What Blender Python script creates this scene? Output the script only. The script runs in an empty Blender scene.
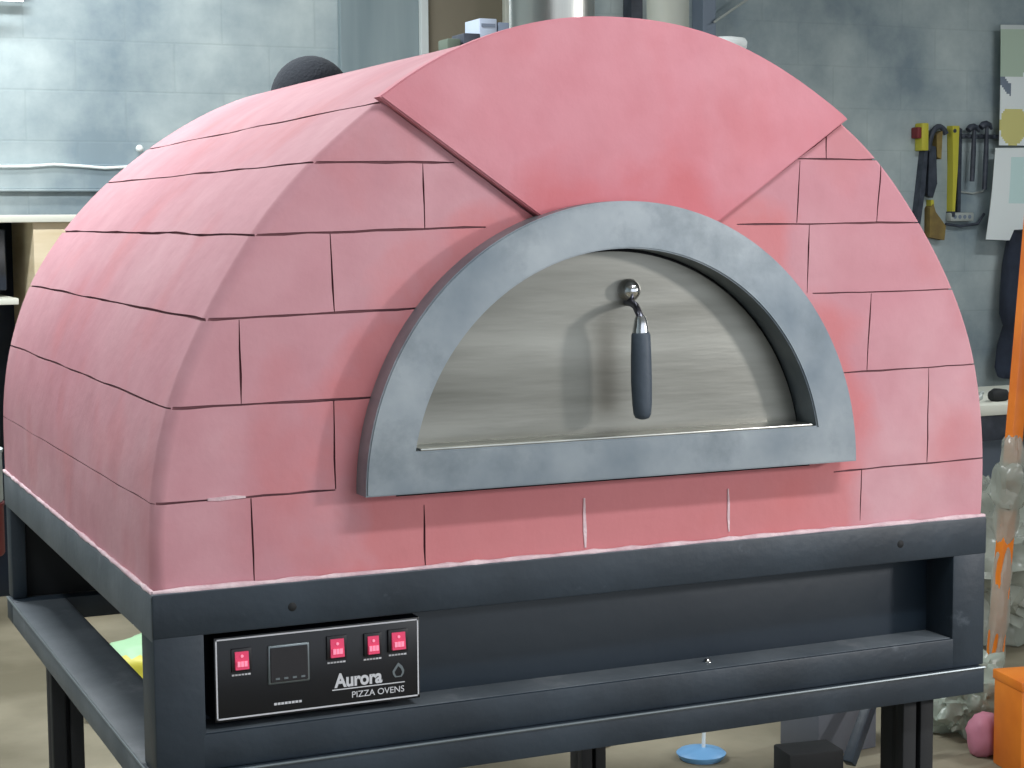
import bpy, bmesh, math, random
from mathutils import Vector, Matrix, Euler, noise
random.seed(7)
S = bpy.context.scene
COL = S.collection
FL = -0.95          # workshop floor; z = 0 is the top of the oven's steel base

# ------------------------------------------------------------------ materials
def srgb(c):
    r = []
    for v in c:
        v /= 255.0
        r.append(v/12.92 if v <= .04045 else ((v+.055)/1.055)**2.4)
    return (r[0], r[1], r[2], 1)

def mat(name, c, rough=.7, metal=0, c2=None, scale=6, detail=5, bump=0, bscale=40, stretch=(1,1,1), lo=.35, hi=.65, spec=.5, alpha=None, trans=0):
    m = bpy.data.materials.new(name); m.use_nodes = True
    n = m.node_tree.nodes; l = m.node_tree.links
    b = n['Principled BSDF']
    b.inputs['Base Color'].default_value = srgb(c)
    b.inputs['Roughness'].default_value = rough
    b.inputs['Metallic'].default_value = metal
    b.inputs['Specular IOR Level'].default_value = spec
    if trans: b.inputs['Transmission Weight'].default_value = trans
    if alpha is not None: b.inputs['Alpha'].default_value = alpha
    tc = n.new('ShaderNodeTexCoord'); mp = n.new('ShaderNodeMapping')
    mp.inputs['Scale'].default_value = stretch
    l.new(tc.outputs['Object'], mp.inputs['Vector'])
    if c2:
        t = n.new('ShaderNodeTexNoise'); t.inputs['Scale'].default_value = scale; t.inputs['Detail'].default_value = detail
        l.new(mp.outputs[0], t.inputs['Vector'])
        r = n.new('ShaderNodeValToRGB')
        r.color_ramp.elements[0].position = lo; r.color_ramp.elements[1].position = hi
        r.color_ramp.elements[0].color = srgb(c); r.color_ramp.elements[1].color = srgb(c2)
        l.new(t.outputs['Fac'], r.inputs[0]); l.new(r.outputs[0], b.inputs['Base Color'])
    if bump:
        t2 = n.new('ShaderNodeTexNoise'); t2.inputs['Scale'].default_value = bscale; t2.inputs['Detail'].default_value = 4
        l.new(mp.outputs[0], t2.inputs['Vector'])
        bp = n.new('ShaderNodeBump'); bp.inputs['Strength'].default_value = bump; bp.inputs['Distance'].default_value = .01
        l.new(t2.outputs['Fac'], bp.inputs['Height']); l.new(bp.outputs[0], b.inputs['Normal'])
    return m

def scuff(m, col, scale=9, stretch=(1,1,1), lo=.62, hi=.72, amt=.6):
    n = m.node_tree.nodes; l = m.node_tree.links; b = n['Principled BSDF']
    src = b.inputs['Base Color'].links[0].from_socket
    tc = n.new('ShaderNodeTexCoord'); mp = n.new('ShaderNodeMapping'); mp.inputs['Scale'].default_value = stretch; l.new(tc.outputs['Object'], mp.inputs[0])
    t = n.new('ShaderNodeTexNoise'); t.inputs['Scale'].default_value = scale; t.inputs['Detail'].default_value = 8; t.inputs['Roughness'].default_value = .65
    l.new(mp.outputs[0], t.inputs['Vector'])
    r = n.new('ShaderNodeMapRange'); r.inputs[1].default_value = lo; r.inputs[2].default_value = hi; r.inputs[4].default_value = amt
    l.new(t.outputs['Fac'], r.inputs[0])
    l.new(mixnode(n, l, r.outputs[0], src, srgb(col)), b.inputs['Base Color'])

def emit(name, c, s):
    m = mat(name, c); b = m.node_tree.nodes['Principled BSDF']
    b.inputs['Emission Color'].default_value = srgb(c); b.inputs['Emission Strength'].default_value = s
    return m

def mixnode(n, l, fac, a, b_, mode='MIX'):
    x = n.new('ShaderNodeMix'); x.data_type = 'RGBA'; x.blend_type = mode
    if isinstance(fac, float): x.inputs[0].default_value = fac
    else: l.new(fac, x.inputs[0])
    for s, v in ((6, a), (7, b_)):
        if isinstance(v, tuple): x.inputs[s].default_value = v
        else: l.new(v, x.inputs[s])
    return x.outputs[2]

def masonry(name, base, light, stain, deep):
    """pigmented render: blotchy, pale bloom and red-orange damp stains"""
    m = bpy.data.materials.new(name); m.use_nodes = True
    n = m.node_tree.nodes; l = m.node_tree.links; b = n['Principled BSDF']
    b.inputs['Roughness'].default_value = .82; b.inputs['Specular IOR Level'].default_value = .25
    tc = n.new('ShaderNodeTexCoord')
    def nz(scale, lo, hi, st=(1,1,1), det=5):
        mp = n.new('ShaderNodeMapping'); mp.inputs['Scale'].default_value = st
        l.new(tc.outputs['Object'], mp.inputs['Vector'])
        t = n.new('ShaderNodeTexNoise'); t.inputs['Scale'].default_value = scale; t.inputs['Detail'].default_value = det
        l.new(mp.outputs[0], t.inputs['Vector'])
        r = n.new('ShaderNodeMapRange'); r.inputs[1].default_value = lo; r.inputs[2].default_value = hi
        l.new(t.outputs['Fac'], r.inputs[0]); return r.outputs[0], t
    f1, _ = nz(3.2, .35, .68, (1, .6, 1)); f2, _ = nz(5.5, .52, .75, (1, 1, .8)); f3, _ = nz(14, .4, .75)
    c = mixnode(n, l, f1, srgb(base), srgb(light))
    mu = n.new('ShaderNodeMath'); mu.operation = 'MULTIPLY'; mu.inputs[1].default_value = .5; l.new(f2, mu.inputs[0])
    c = mixnode(n, l, mu.outputs[0], c, srgb(stain))
    mu = n.new('ShaderNodeMath'); mu.operation = 'MULTIPLY'; mu.inputs[1].default_value = .35; l.new(f3, mu.inputs[0])
    c = mixnode(n, l, mu.outputs[0], c, srgb(deep))
    # damp-darkened red band that follows the mouth of the oven, and the foot of the wall
    sp = n.new('ShaderNodeSeparateXYZ'); l.new(tc.outputs['Object'], sp.inputs[0])
    cx = n.new('ShaderNodeCombineXYZ'); l.new(sp.outputs[0], cx.inputs[0]); l.new(sp.outputs[2], cx.inputs[2])
    mp = n.new('ShaderNodeVectorMath'); mp.operation = 'DISTANCE'; l.new(cx.outputs[0], mp.inputs[0]); mp.inputs[1].default_value = (.0, 0, .108)
    _, t = nz(7, 0, 1)
    ad = n.new('ShaderNodeMath'); ad.operation = 'MULTIPLY_ADD'; l.new(t.outputs['Fac'], ad.inputs[0]); ad.inputs[1].default_value = .26; l.new(mp.outputs['Value'], ad.inputs[2])
    mr = n.new('ShaderNodeMapRange'); mr.inputs[1].default_value = .585; mr.inputs[2].default_value = .53; l.new(ad.outputs[0], mr.inputs[0])
    gy = n.new('ShaderNodeMath'); gy.operation = 'LESS_THAN'; gy.inputs[1].default_value = .03; l.new(sp.outputs[1], gy.inputs[0])
    mu = n.new('ShaderNodeMath'); mu.operation = 'MULTIPLY'; l.new(mr.outputs[0], mu.inputs[0]); l.new(gy.outputs[0], mu.inputs[1])
    mv = n.new('ShaderNodeMath'); mv.operation = 'MULTIPLY'; mv.inputs[1].default_value = .6; l.new(mu.outputs[0], mv.inputs[0])
    c = mixnode(n, l, mv.outputs[0], c, srgb(stain))
    l.new(c, b.inputs['Base Color'])
    t2 = n.new('ShaderNodeTexNoise'); t2.inputs['Scale'].default_value = 55; t2.inputs['Detail'].default_value = 6
    l.new(tc.outputs['Object'], t2.inputs['Vector'])
    t3 = n.new('ShaderNodeTexNoise'); t3.inputs['Scale'].default_value = 6; t3.inputs['Detail'].default_value = 2
    l.new(tc.outputs['Object'], t3.inputs['Vector'])
    b1 = n.new('ShaderNodeBump'); b1.inputs['Strength'].default_value = .18; b1.inputs['Distance'].default_value = .004; l.new(t2.outputs['Fac'], b1.inputs['Height'])
    b2 = n.new('ShaderNodeBump'); b2.inputs['Strength'].default_value = .3; b2.inputs['Distance'].default_value = .02; l.new(t3.outputs['Fac'], b2.inputs['Height'])
    l.new(b1.outputs[0], b2.inputs['Normal']); l.new(b2.outputs[0], b.inputs['Normal'])
    return m

def brushed(name, c, c2, rough, stretch, metal=1.0, blot=None):
    m = mat(name, c, rough, metal, c2=c2, scale=5, stretch=stretch, lo=.3, hi=.7)
    n = m.node_tree.nodes; l = m.node_tree.links; b = n['Principled BSDF']
    tc = n.new('ShaderNodeTexCoord'); mp = n.new('ShaderNodeMapping'); mp.inputs['Scale'].default_value = stretch
    l.new(tc.outputs['Object'], mp.inputs[0])
    t = n.new('ShaderNodeTexNoise'); t.inputs['Scale'].default_value = 60; t.inputs['Detail'].default_value = 3; l.new(mp.outputs[0], t.inputs['Vector'])
    bp = n.new('ShaderNodeBump'); bp.inputs['Strength'].default_value = .12; bp.inputs['Distance'].default_value = .002
    l.new(t.outputs['Fac'], bp.inputs['Height']); l.new(bp.outputs[0], b.inputs['Normal'])
    return m

M = {}
M['dome'] = masonry('pink_render', (199,139,149), (209,160,168), (204,114,114), (184,124,132))
M['key'] = masonry('pink_render_keystone', (210,138,150), (216,150,160), (202,106,110), (196,118,126))
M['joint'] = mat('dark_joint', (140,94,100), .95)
M['palejoint'] = mat('pale_mortar', (214,160,158), .9, c2=(190,120,120), scale=30)
M['mortar'] = mat('pinkish_white_mortar', (232,208,212), .9, c2=(206,172,180), scale=25, bump=.4, bscale=80)
M['steel'] = mat('painted_steel', (28,38,48), .5, .0, c2=(44,55,66), scale=5, bump=.08, bscale=60)
M['steelside'] = mat('dusty_lit_painted_steel', (74,82,90), .6, 0, c2=(110,116,122), scale=7, lo=.3, hi=.8, bump=.1, bscale=50)  # lighter copy of the painted steel: dust, and light put into the colour
M['steelpanel'] = mat('painted_sheet', (22,34,46), .42, 0, c2=(36,46,56), scale=3.5, bump=.06, bscale=30)
scuff(M['steel'], (128,136,146), 7, (1,1,1.2), .63, .78, .55)
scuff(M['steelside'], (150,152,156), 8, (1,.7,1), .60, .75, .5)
scuff(M['steelpanel'], (112,122,130), 10, (1,1,.35), .66, .78, .6)
M['black'] = mat('black_sheet', (14,16,20), .7)
M['frame'] = brushed('mill_scale_steel', (104,116,126), (166,172,176), .46, (1,1,1), metal=.55)
scuff(M['frame'], (96,106,112), 6, (1,1,1), .5, .68, .6)
M['door'] = brushed('brushed_stainless', (104,103,96), (158,157,150), .4, (.3,1,2.4))
M['chrome'] = mat('chrome', (225,225,228), .15, 1)
M['rod'] = mat('steel_rod', (110,110,120), .35, 1)
M['grip'] = mat('dark_grip', (66,76,88), .55, bump=.1, bscale=90)
M['panel'] = mat('panel_black', (10,12,20), .35)
M['white'] = mat('printed_white', (205,205,210), .6)
M['bezel'] = mat('bezel', (20,18,24), .4)
M['silver'] = mat('silver_bezel', (120,128,132), .35, .6)
M['screen'] = mat('screen', (38,36,40), .25)
M['red'] = emit('rocker_red', (220,64,104), .2)
M['redlit'] = emit('rocker_legend', (255,150,180), .35)
M['galv'] = brushed('galvanised', (170,172,168), (205,205,198), .3, (4,4,.3))
M['cream'] = mat('cream_paint', (200,202,190), .5, c2=(176,180,172), scale=4, stretch=(1,1,.3))
M['bluegrey'] = mat('bluegrey_paint', (120,132,148), .6)
M['trimwhite'] = mat('trim_white', (205,212,212), .6)
M['brown'] = mat('brown_board', (112,106,90), .8, c2=(128,120,104), scale=3, stretch=(1,1,.4))
M['sheetgrey'] = mat('grey_sheet', (112,128,134), .65, c2=(142,156,160), scale=2.2, stretch=(3,1,.25), lo=.3, hi=.7)
M['wood'] = mat('pale_ply', (196,178,146), .7, c2=(208,192,164), scale=4, stretch=(1,1,6))
M['woodwhite'] = mat('white_edge', (212,212,200), .6)
M['darkblue'] = mat('dark_blue_plastic', (30,42,60), .35, c2=(20,26,34), scale=3)
M['orange'] = mat('orange_paint', (232,132,34), .5, c2=(210,108,24), scale=6)
M['yellow'] = mat('yellow_plastic', (196,188,62), .5)
M['tan'] = mat('tan_card', (150,130,70), .8, c2=(120,100,60), scale=12)
M['tool'] = mat('tool_dark', (44,50,62), .5, c2=(66,72,84), scale=20)
M['toolsilver'] = mat('tool_silver', (176,182,178), .5, .2)
M['redtool'] = mat('tool_red', (120,40,44), .6)
M['paper'] = mat('paper_white', (236,242,242), .7)
M['papertint'] = mat('paper_tint', (206,232,230), .7)
M['cloth'] = mat('dark_cloth', (48,56,72), .95, c2=(28,32,44), scale=5, bump=.4, bscale=25)
M['hat'] = mat('black_knit', (18,24,34), .95, bump=.3, bscale=120)
M['skin'] = mat('skin', (178,132,108), .6)
M['jeans'] = mat('jeans', (52,62,86), .9)
M['plastic'] = mat('clear_plastic', (176,180,170), .25, c2=(150,156,146), scale=5, bump=.6, bscale=14, alpha=.62)
M['plasticgreen'] = mat('greenish_plastic', (168,180,168), .3, c2=(160,172,162), scale=5, bump=.6, bscale=14, alpha=.75)
M['card'] = mat('cardboard', (138,132,120), .85, c2=(120,116,108), scale=4)
M['greybox'] = mat('grey_box', (92,96,104), .7)
M['sky'] = mat('light_blue_plastic', (120,176,226), .4)
M['greenbag'] = mat('green_print', (150,190,150), .5)
M['bagwhite'] = mat('bag_white', (190,206,206), .5)
M['pink'] = mat('pink_plastic', (188,120,140), .6)
M['lampmetal'] = mat('fixture_white', (220,220,220), .5)
M['tube'] = emit('fluorescent_tube', (255,255,250), 3)

# ------------------------------------------------------------------ helpers
def link(name, me, m=None, parent=None, mats=None):
    o = bpy.data.objects.new(name, me); COL.objects.link(o)
    for x in (mats or [m]):
        if x: me.materials.append(x)
    if parent: o.parent = parent
    return o

def obj(name, bm, m=None, parent=None, mats=None, smooth=None, recalc=True):
    if recalc: bmesh.ops.recalc_face_normals(bm, faces=bm.faces)
    me = bpy.data.meshes.new(name); bm.to_mesh(me); bm.free()
    if smooth is not None:
        for p in me.polygons: p.use_smooth = True
        me.set_sharp_from_angle(angle=math.radians(smooth))
    return link(name, me, m, parent, mats)

def tag(o, label, cat, group=None, kind=None):
    if label: o['label'] = label
    if cat: o['category'] = cat
    if group: o['group'] = group
    if kind: o['kind'] = kind
    return o

def empty(name, loc, label, cat, group=None, rz=0):
    o = bpy.data.objects.new(name, None); COL.objects.link(o)
    o.location = loc; o.rotation_euler = (0,0,rz); o.empty_display_size = .05
    return tag(o, label, cat, group)

def B(): return bmesh.new()

def box(bm, x0, x1, y0, y1, z0, z1, bev=0, rot=None, seg=2, mi=0):
    c = Vector(((x0+x1)/2, (y0+y1)/2, (z0+z1)/2))
    r = bmesh.ops.create_cube(bm, size=1)
    vs = r['verts']
    for v in vs:
        v.co = Vector((v.co.x*(x1-x0), v.co.y*(y1-y0), v.co.z*(z1-z0)))
    es = list({e for v in vs for e in v.link_edges})
    fs = {f for v in vs for f in v.link_faces}
    if bev:
        rr = bmesh.ops.bevel(bm, geom=es, offset=bev, segments=seg, affect='EDGES', profile=.5)
        fs = {f for v in rr['verts'] for f in v.link_faces} | {f for f in fs if f.is_valid}
        vs = list({v for f in fs for v in f.verts})
    for f in fs: f.material_index = mi
    Mx = (rot.to_matrix() if rot else Matrix.Identity(3))
    for v in vs: v.co = Mx @ v.co + c
    return vs

def tube(bm, pts, rads, seg=16, cap=True, mi=0):
    if not isinstance(rads, (list, tuple)): rads = [rads]*len(pts)
    pts = [Vector(p) for p in pts]
    rings = []; up = None
    for i, p in enumerate(pts):
        d = (pts[min(i+1, len(pts)-1)] - pts[max(i-1, 0)]).normalized()
        if up is None:
            up = Vector((0,0,1)) if abs(d.z) < .9 else Vector((0,1,0))
        s = d.cross(up).normalized(); up = s.cross(d).normalized()
        rings.append([bm.verts.new(p + (s*math.cos(2*math.pi*k/seg) + up*math.sin(2*math.pi*k/seg))*rads[i]) for k in range(seg)])
    for a, b in zip(rings, rings[1:]):
        for k in range(seg):
            f = bm.faces.new((a[k], a[(k+1)%seg], b[(k+1)%seg], b[k])); f.material_index = mi
    if cap:
        bm.faces.new(rings[0]).material_index = mi; bm.faces.new(rings[-1]).material_index = mi

def prism(bm, poly, y0, y1, mi=0):
    """polygon in the x-z plane extruded along y"""
    a = [bm.verts.new((x, y0, z)) for x, z in poly]; b = [bm.verts.new((x, y1, z)) for x, z in poly]
    bm.faces.new(a).material_index = mi; bm.faces.new(b[::-1]).material_index = mi
    k = len(poly)
    for i in range(k):
        bm.faces.new((a[i], b[i], b[(i+1)%k], a[(i+1)%k])).material_index = mi

def lathe(bm, prof, c=(0,0,0), seg=32, mi=0):
    rings = []
    for r, z in prof:
        rings.append([bm.verts.new((c[0]+r*math.cos(2*math.pi*k/seg), c[1]+r*math.sin(2*math.pi*k/seg), c[2]+z)) for k in range(seg)])
    for a, b in zip(rings, rings[1:]):
        for k in range(seg):
            bm.faces.new((a[k], a[(k+1)%seg], b[(k+1)%seg], b[k])).material_index = mi
    bm.faces.new(rings[0]).material_index = mi; bm.faces.new(rings[-1]).material_index = mi

# ------------------------------------------------------------------ the oven
oven = empty('pizza_oven', (0,0,-.235), 'pink arched brick pizza oven on a black steel base, with a half-round steel door', 'oven')
OZ = Vector((0,0,.235))
def part(name, bm, m=None, parent=None, mats=None, smooth=None, label=None):
    """part built in world coordinates, moved into the oven's frame"""
    o = obj(name, bm, m, None, mats, smooth)
    o.parent = parent or oven
    o.matrix_parent_inverse = Matrix.Identity(4)
    if parent is None: o.location = OZ
    if label: o['label'] = label
    return o

WT = [(0,.647),(.05,.6505),(.1,.6515),(.135,.648),(.182,.643),(.24,.633),(.3,.614),(.355,.588),(.408,.559),(.459,.522),(.509,.484),
      (.553,.444),(.583,.412),(.61,.374),(.64,.326),(.665,.286),(.70,.212),(.722,.145),(.735,.07),(.738,0)]
def width(z):
    for (z0,w0),(z1,w1) in zip(WT, WT[1:]):
        if z0 <= z <= z1: return w0+(w1-w0)*(z-z0)/(z1-z0)
    return 0
TOPZ = WT[-6:]
LF = [(-.6557,0),(-.6569,.0491),(-.6555,.1125),(-.6480,.1691),(-.6325,.2326),(-.6112,.2897),(-.5835,.3429),(-.5515,.3977),(-.5184,.4491),(-.4800,.4984),(-.437,.5435),(-.3889,.5862),(-.336,.628)]
LB = [(-.6564,0),(-.6567,.135),(-.6412,.24),(-.6042,.3519),(-.5356,.4534),(-.4533,.5446),(-.3626,.6150),(-.27,.672),(-.19,.7095)]
RT = [(w, z) for z, w in WT][::-1]
def resample(pts, n):
    L = [0]
    for a, b in zip(pts, pts[1:]): L.append(L[-1]+(b-a).length)
    out = []; j = 0
    for i in range(n):
        s = L[-1]*i/(n-1)
        while j < len(L)-2 and L[j+1] < s: j += 1
        t = (s-L[j])/(L[j+1]-L[j]); out.append(pts[j].lerp(pts[j+1], min(max(t,0),1)))
    return out
def build_profile(left, mid):
    p = resample([Vector(q) for q in left+mid+RT], 110)
    for it in range(10):
        p = [p[0]] + [(p[i-1]+p[i]*2+p[i+1])/4 for i in range(1, len(p)-1)] + [p[-1]]
    return resample(p, 110)
prof = build_profile(LF, [(-.286,.664),(-.212,.699),(-.145,.722),(-.07,.7355)])
profB = build_profile(LB, [(-.12,.730),(-.05,.7375)])
def normals(pts):
    out = []
    for i in range(len(pts)):
        d = (pts[min(i+1,len(pts)-1)]-pts[max(i-1,0)]).normalized(); out.append(Vector((-d.y, d.x)))
    return out
NRM = normals(prof)
D = 1.25
def dome_mesh():
    bm = B(); rings = []
    ang = [math.pi/2*k/5 for k in range(6)]
    seq = [(1-math.sin(t), 1-math.cos(t), 0) for t in ang]
    seq += [(0, None, k/12) for k in range(1, 12)]
    seq += [(1-math.cos(t), None, 1+(math.sin(t)-1)*1e-6) for t in ang]
    r2 = .012
    for n_, (ins, yy, f) in enumerate(seq):
        rg = []
        for p, pb, nn in zip(prof, profB, NRM):
            k = min(max((p.x+.45)/.3, 0), 1); r = .018*(1-k)+.005*k
            if yy is not None: y = r*yy; q = p + nn*(-ins*r)
            elif n_ < 17: y = r+(D-r2-r)*f; q = p.lerp(pb, y/D)
            else:
                t = ang[n_-17]; y = D-r2+r2*math.sin(t); q = pb + nn*(-r2*(1-math.cos(t)))
            wob = .0016*noise.noise(Vector((p.x*5, y*4, p.y*5)))
            q = q + nn*wob
            rg.append(bm.verts.new((q.x, y, max(q.y, 0))))
        rings.append(rg)
    for a, b in zip(rings, rings[1:]):
        for i in range(len(a)-1): bm.faces.new((a[i], a[i+1], b[i+1], b[i]))
        bm.faces.new((a[-1], a[0], b[0], b[-1]))
    bm.faces.new(rings[0]); bm.faces.new(rings[-1])
    bmesh.ops.recalc_face_normals(bm, faces=bm.faces)
    return bm

cut = B()
def slot(x0, z0, x1, z1, w=.0022, mi=1, dep=.0055, fade=True):
    """irregular raked joint in the front face"""
    a = Vector((x0, z0)); b = Vector((x1, z1)); d = b-a; L = d.length; d.normalize(); nn = Vector((-d.y, d.x))
    n = max(3, int(L/.03)); up = []; dn = []
    for i in range(n+1):
        p = a + d*(L*i/n)
        k = w*random.uniform(.65, 1.25); o = random.uniform(-.0006, .0006)
        if i in (0, n): k *= .5
        up.append(p+nn*(k+o)); dn.append(p-nn*(k-o))
    prism(cut, [(p.x, p.y) for p in up+dn[::-1]], -.02, dep, mi)
for s in [(-.70,.1128,-.412,.1150),(.37,.088,.70,.092),(-.70,.2328,-.350,.2342),(.36,.235,.70,.24),(-.66,.3418,-.292,.3502),(.33,.355,.66,.356),
          (-.60,.4475,-.193,.4572),(.2,.457,.60,.4585),(-.53,.5408,-.238,.5432),(.29,.5515,.53,.552)]:
    slot(*s, w=.0017 if s[0] < 0 else .0013)
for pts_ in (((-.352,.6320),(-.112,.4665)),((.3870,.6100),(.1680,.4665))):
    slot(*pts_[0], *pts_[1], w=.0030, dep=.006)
for s in [(-.526,.112,-.524,.0),(-.288,.086,-.287,.0),(.4205,.0875,.418,.01),(-.4125,.233,-.412,.116),(-.537,.342,-.536,.2345),(-.413,.4505,-.409,.3485),
          (-.283,.5415,-.282,.456),(.542,.236,.541,.092),(.434,.353,.428,.238),(.323,.456,.320,.356),(.450,.549,.443,.459),(.307,.549,.302,.459),(.3525,.60,.352,.5525)]:
    slot(*s, w=.0013)
# long joints that run back along both flanks
def at_z(P_, z, sx):
    for a, b in zip(P_, P_[1:]):
        if a.x*sx > 0 and b.x*sx > 0 and (a.y-z)*(b.y-z) <= 0 and a.y != b.y:
            t = (z-a.y)/(b.y-a.y); return Vector((a.x+(b.x-a.x)*t, z))
for zf, zb, wdt in ((.1125,.105,.0007),(.2326,.24,.0013),(.3429,.3519,.0017),(.4491,.4534,.0017),(.5420,.5446,.0013),(.6200,.6104,.0012)):
    for sx in (-1, 1):
        n = 26; zf_ = zf if sx < 0 else {.1125:.092,.2326:.24,.3429:.356,.4491:.4585,.5420:.552,.6200:.60}[zf]
        Pf = at_z(prof, zf_, sx); Pb = at_z(profB, zb, sx)
        i0 = min(range(len(prof)), key=lambda i: (prof[i]-Pf).length)
        nn = Vector((sx, 0)); T = Vector((0, 1)); rows = []
        for i in range(n+1):
            y = .004+(D+.03-.004)*i/n; P0 = Pf.lerp(Pb, y/D)
            k = wdt*random.uniform(.55, 1.3); dz = .0022*noise.noise(Vector((y*6, zf*9, sx)))
            if y < .03: dz = 0
            o = P0+nn*.02+T*dz; q = P0-nn*.0045+T*dz
            rows.append([cut.verts.new((v.x, y, v.y)) for v in (o+T*k, o-T*k, q-T*k, q+T*k)])
        for a, b in zip(rows, rows[1:]):
            for j in range(4): cut.faces.new((a[j], a[(j+1)%4], b[(j+1)%4], b[j])).material_index = 1
        cut.faces.new(rows[0]).material_index = 1; cut.faces.new(rows[-1][::-1]).material_index = 1
# opening behind the door
op = [(-.322+.644*0, .10)]
arc = [(.327*math.cos(math.pi*k/40), .108+.327*math.sin(math.pi*k/40)) for k in range(41)]
prism(cut, arc + [(-.327,.10),(.327,.10)], -.03, .02, 3)
bmesh.ops.recalc_face_normals(cut, faces=cut.faces)
dm = bpy.data.meshes.new('brick_dome'); b_ = dome_mesh(); b_.to_mesh(dm); b_.free()
cm = bpy.data.meshes.new('cutter'); cut.to_mesh(cm); cut.free()
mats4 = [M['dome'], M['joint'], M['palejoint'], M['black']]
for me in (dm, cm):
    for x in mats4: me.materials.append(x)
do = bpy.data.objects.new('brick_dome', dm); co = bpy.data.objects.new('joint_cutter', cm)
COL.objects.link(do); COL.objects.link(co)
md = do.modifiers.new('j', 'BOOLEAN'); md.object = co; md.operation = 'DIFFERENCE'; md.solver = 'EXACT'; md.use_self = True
try: md.material_mode = 'INDEX'
except Exception: pass
dg = bpy.context.evaluated_depsgraph_get(); dg.update()
nm = bpy.data.meshes.new_from_object(do.evaluated_get(dg))
print('dome faces', len(nm.polygons), 'from', len(dm.polygons))
do.modifiers.clear(); do.data = nm; nm.name = 'brick_dome'
bpy.data.objects.remove(co)
for p in nm.polygons: p.use_smooth = True
nm.set_sharp_from_angle(angle=math.radians(32))
w_ = do.modifiers.new('wn', 'WEIGHTED_NORMAL'); w_.keep_sharp = True
do.parent = oven; do.location = OZ

# keystone panel
def keystone():
    bm = B(); n = 40
    outer = []
    zs = [(-.345,.6265),(.379,.6115)]
    top = [Vector((p.x, p.y))+nn*.006 for p, nn in zip(prof, NRM) if (p.x < 0 and p.y > .622) or (p.x >= 0 and p.y > .606)]
    pts = [(-.347,.6265)] + [(p.x, p.y) for p in top] + [(.381,.6095)]
    low = []
    a0 = math.atan2(.472-.108, .158); a1 = math.atan2(.469-.108, -.113)
    for k in range(13):
        a = a0+(a1-a0)*k/12; low.append((.376*math.cos(a), .108+.376*math.sin(a)))
    poly = pts + low
    prism(bm, poly, -.013, .010)
    bmesh.ops.recalc_face_normals(bm, faces=bm.faces)
    fr = [e for e in bm.edges if all(v.co.y < -.012 for v in e.verts)]
    bmesh.ops.bevel(bm, geom=fr, offset=.002, segments=2, affect='EDGES')
    return bm
ks = part('keystone', keystone(), M['key'], smooth=40)
w_ = ks.modifiers.new('wn', 'WEIGHTED_NORMAL'); w_.keep_sharp = True

# pale pointing in two foot joints and a white smear on the left
for a_ in ((-.0475,.078,-.0455,.008),(.186,.075,.188,.012),(-.583,.1140,-.533,.1150)):
    cut = B(); slot(*a_, w=.0022 if a_[0] > -.5 else .0032, mi=0, dep=.004)
    for v in cut.verts:
        if v.co.y < -.01: v.co.y = -.0012
    part('pale_pointing', cut, M['mortar'], smooth=30, label='pale whitish mortar smear in the joint')

# mortar bead between dome and base
bm = B()
def bead(p0, p1, r):
    p0 = Vector(p0); p1 = Vector(p1); n = int((p1-p0).length/.02); pts = []; rr = []
    for i in range(n+1):
        p = p0.lerp(p1, i/n); pts.append(p); rr.append(r*random.uniform(.6, 1.25))
    tube(bm, pts, rr, seg=8)
bead((-.6575,-.004,.001), (.648,-.004,.001), .0042)
bead((-.6575,-.004,.001), (-.6575,1.25,.001), .0034)
bead((.649,-.004,.001), (.649,1.25,.001), .0034)
part('mortar_bead', bm, M['mortar'], smooth=60)

# door frame: half-round flat ring with a sill bar
def ring_frame():
    bm = B(); R = .383; r = .318; zc = .108; zs = .164
    n = 72
    out = [(R*math.cos(math.pi*k/n), zc+R*math.sin(math.pi*k/n)) for k in range(n+1)]
    a = math.asin((zs-zc)/r)
    inn = [(r*math.cos(a+(math.pi-2*a)*k/n), zc+r*math.sin(a+(math.pi-2*a)*k/n)) for k in range(n+1)]
    yf, yb = -.040, .0
    def ringv(pts, y): return [bm.verts.new((x, y, z)) for x, z in pts]
    of, ob, nf, nb = ringv(out, yf), ringv(out, yb), ringv(inn, yf), ringv(inn, yb+.012)
    for k in range(n):
        bm.faces.new((of[k], of[k+1], nf[k+1], nf[k]))
        bm.faces.new((of[k], ob[k], ob[k+1], of[k+1]))
        bm.faces.new((nf[k], nf[k+1], nb[k+1], nb[k]))
        bm.faces.new((ob[k], nb[k], nb[k+1], ob[k+1]))
    bm.faces.new((of[0], nf[0], nf[-1], of[-1])); bm.faces.new((ob[0], ob[-1], nb[-1], nb[0]))
    bm.faces.new((of[0], of[-1], ob[-1], ob[0])); bm.faces.new((nf[0], nb[0], nb[-1], nf[-1]))
    bmesh.ops.recalc_face_normals(bm, faces=bm.faces)
    es = [e for e in bm.edges if all(abs(v.co.y-yf) < 1e-5 for v in e.verts) and len(e.link_faces) == 2 and abs(e.link_faces[0].normal.dot(e.link_faces[1].normal)) < .5]
    bmesh.ops.bevel(bm, geom=es, offset=.002, segments=2, affect='EDGES')
    return bm
part('door_frame', ring_frame(), M['frame'], smooth=30)
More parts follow.
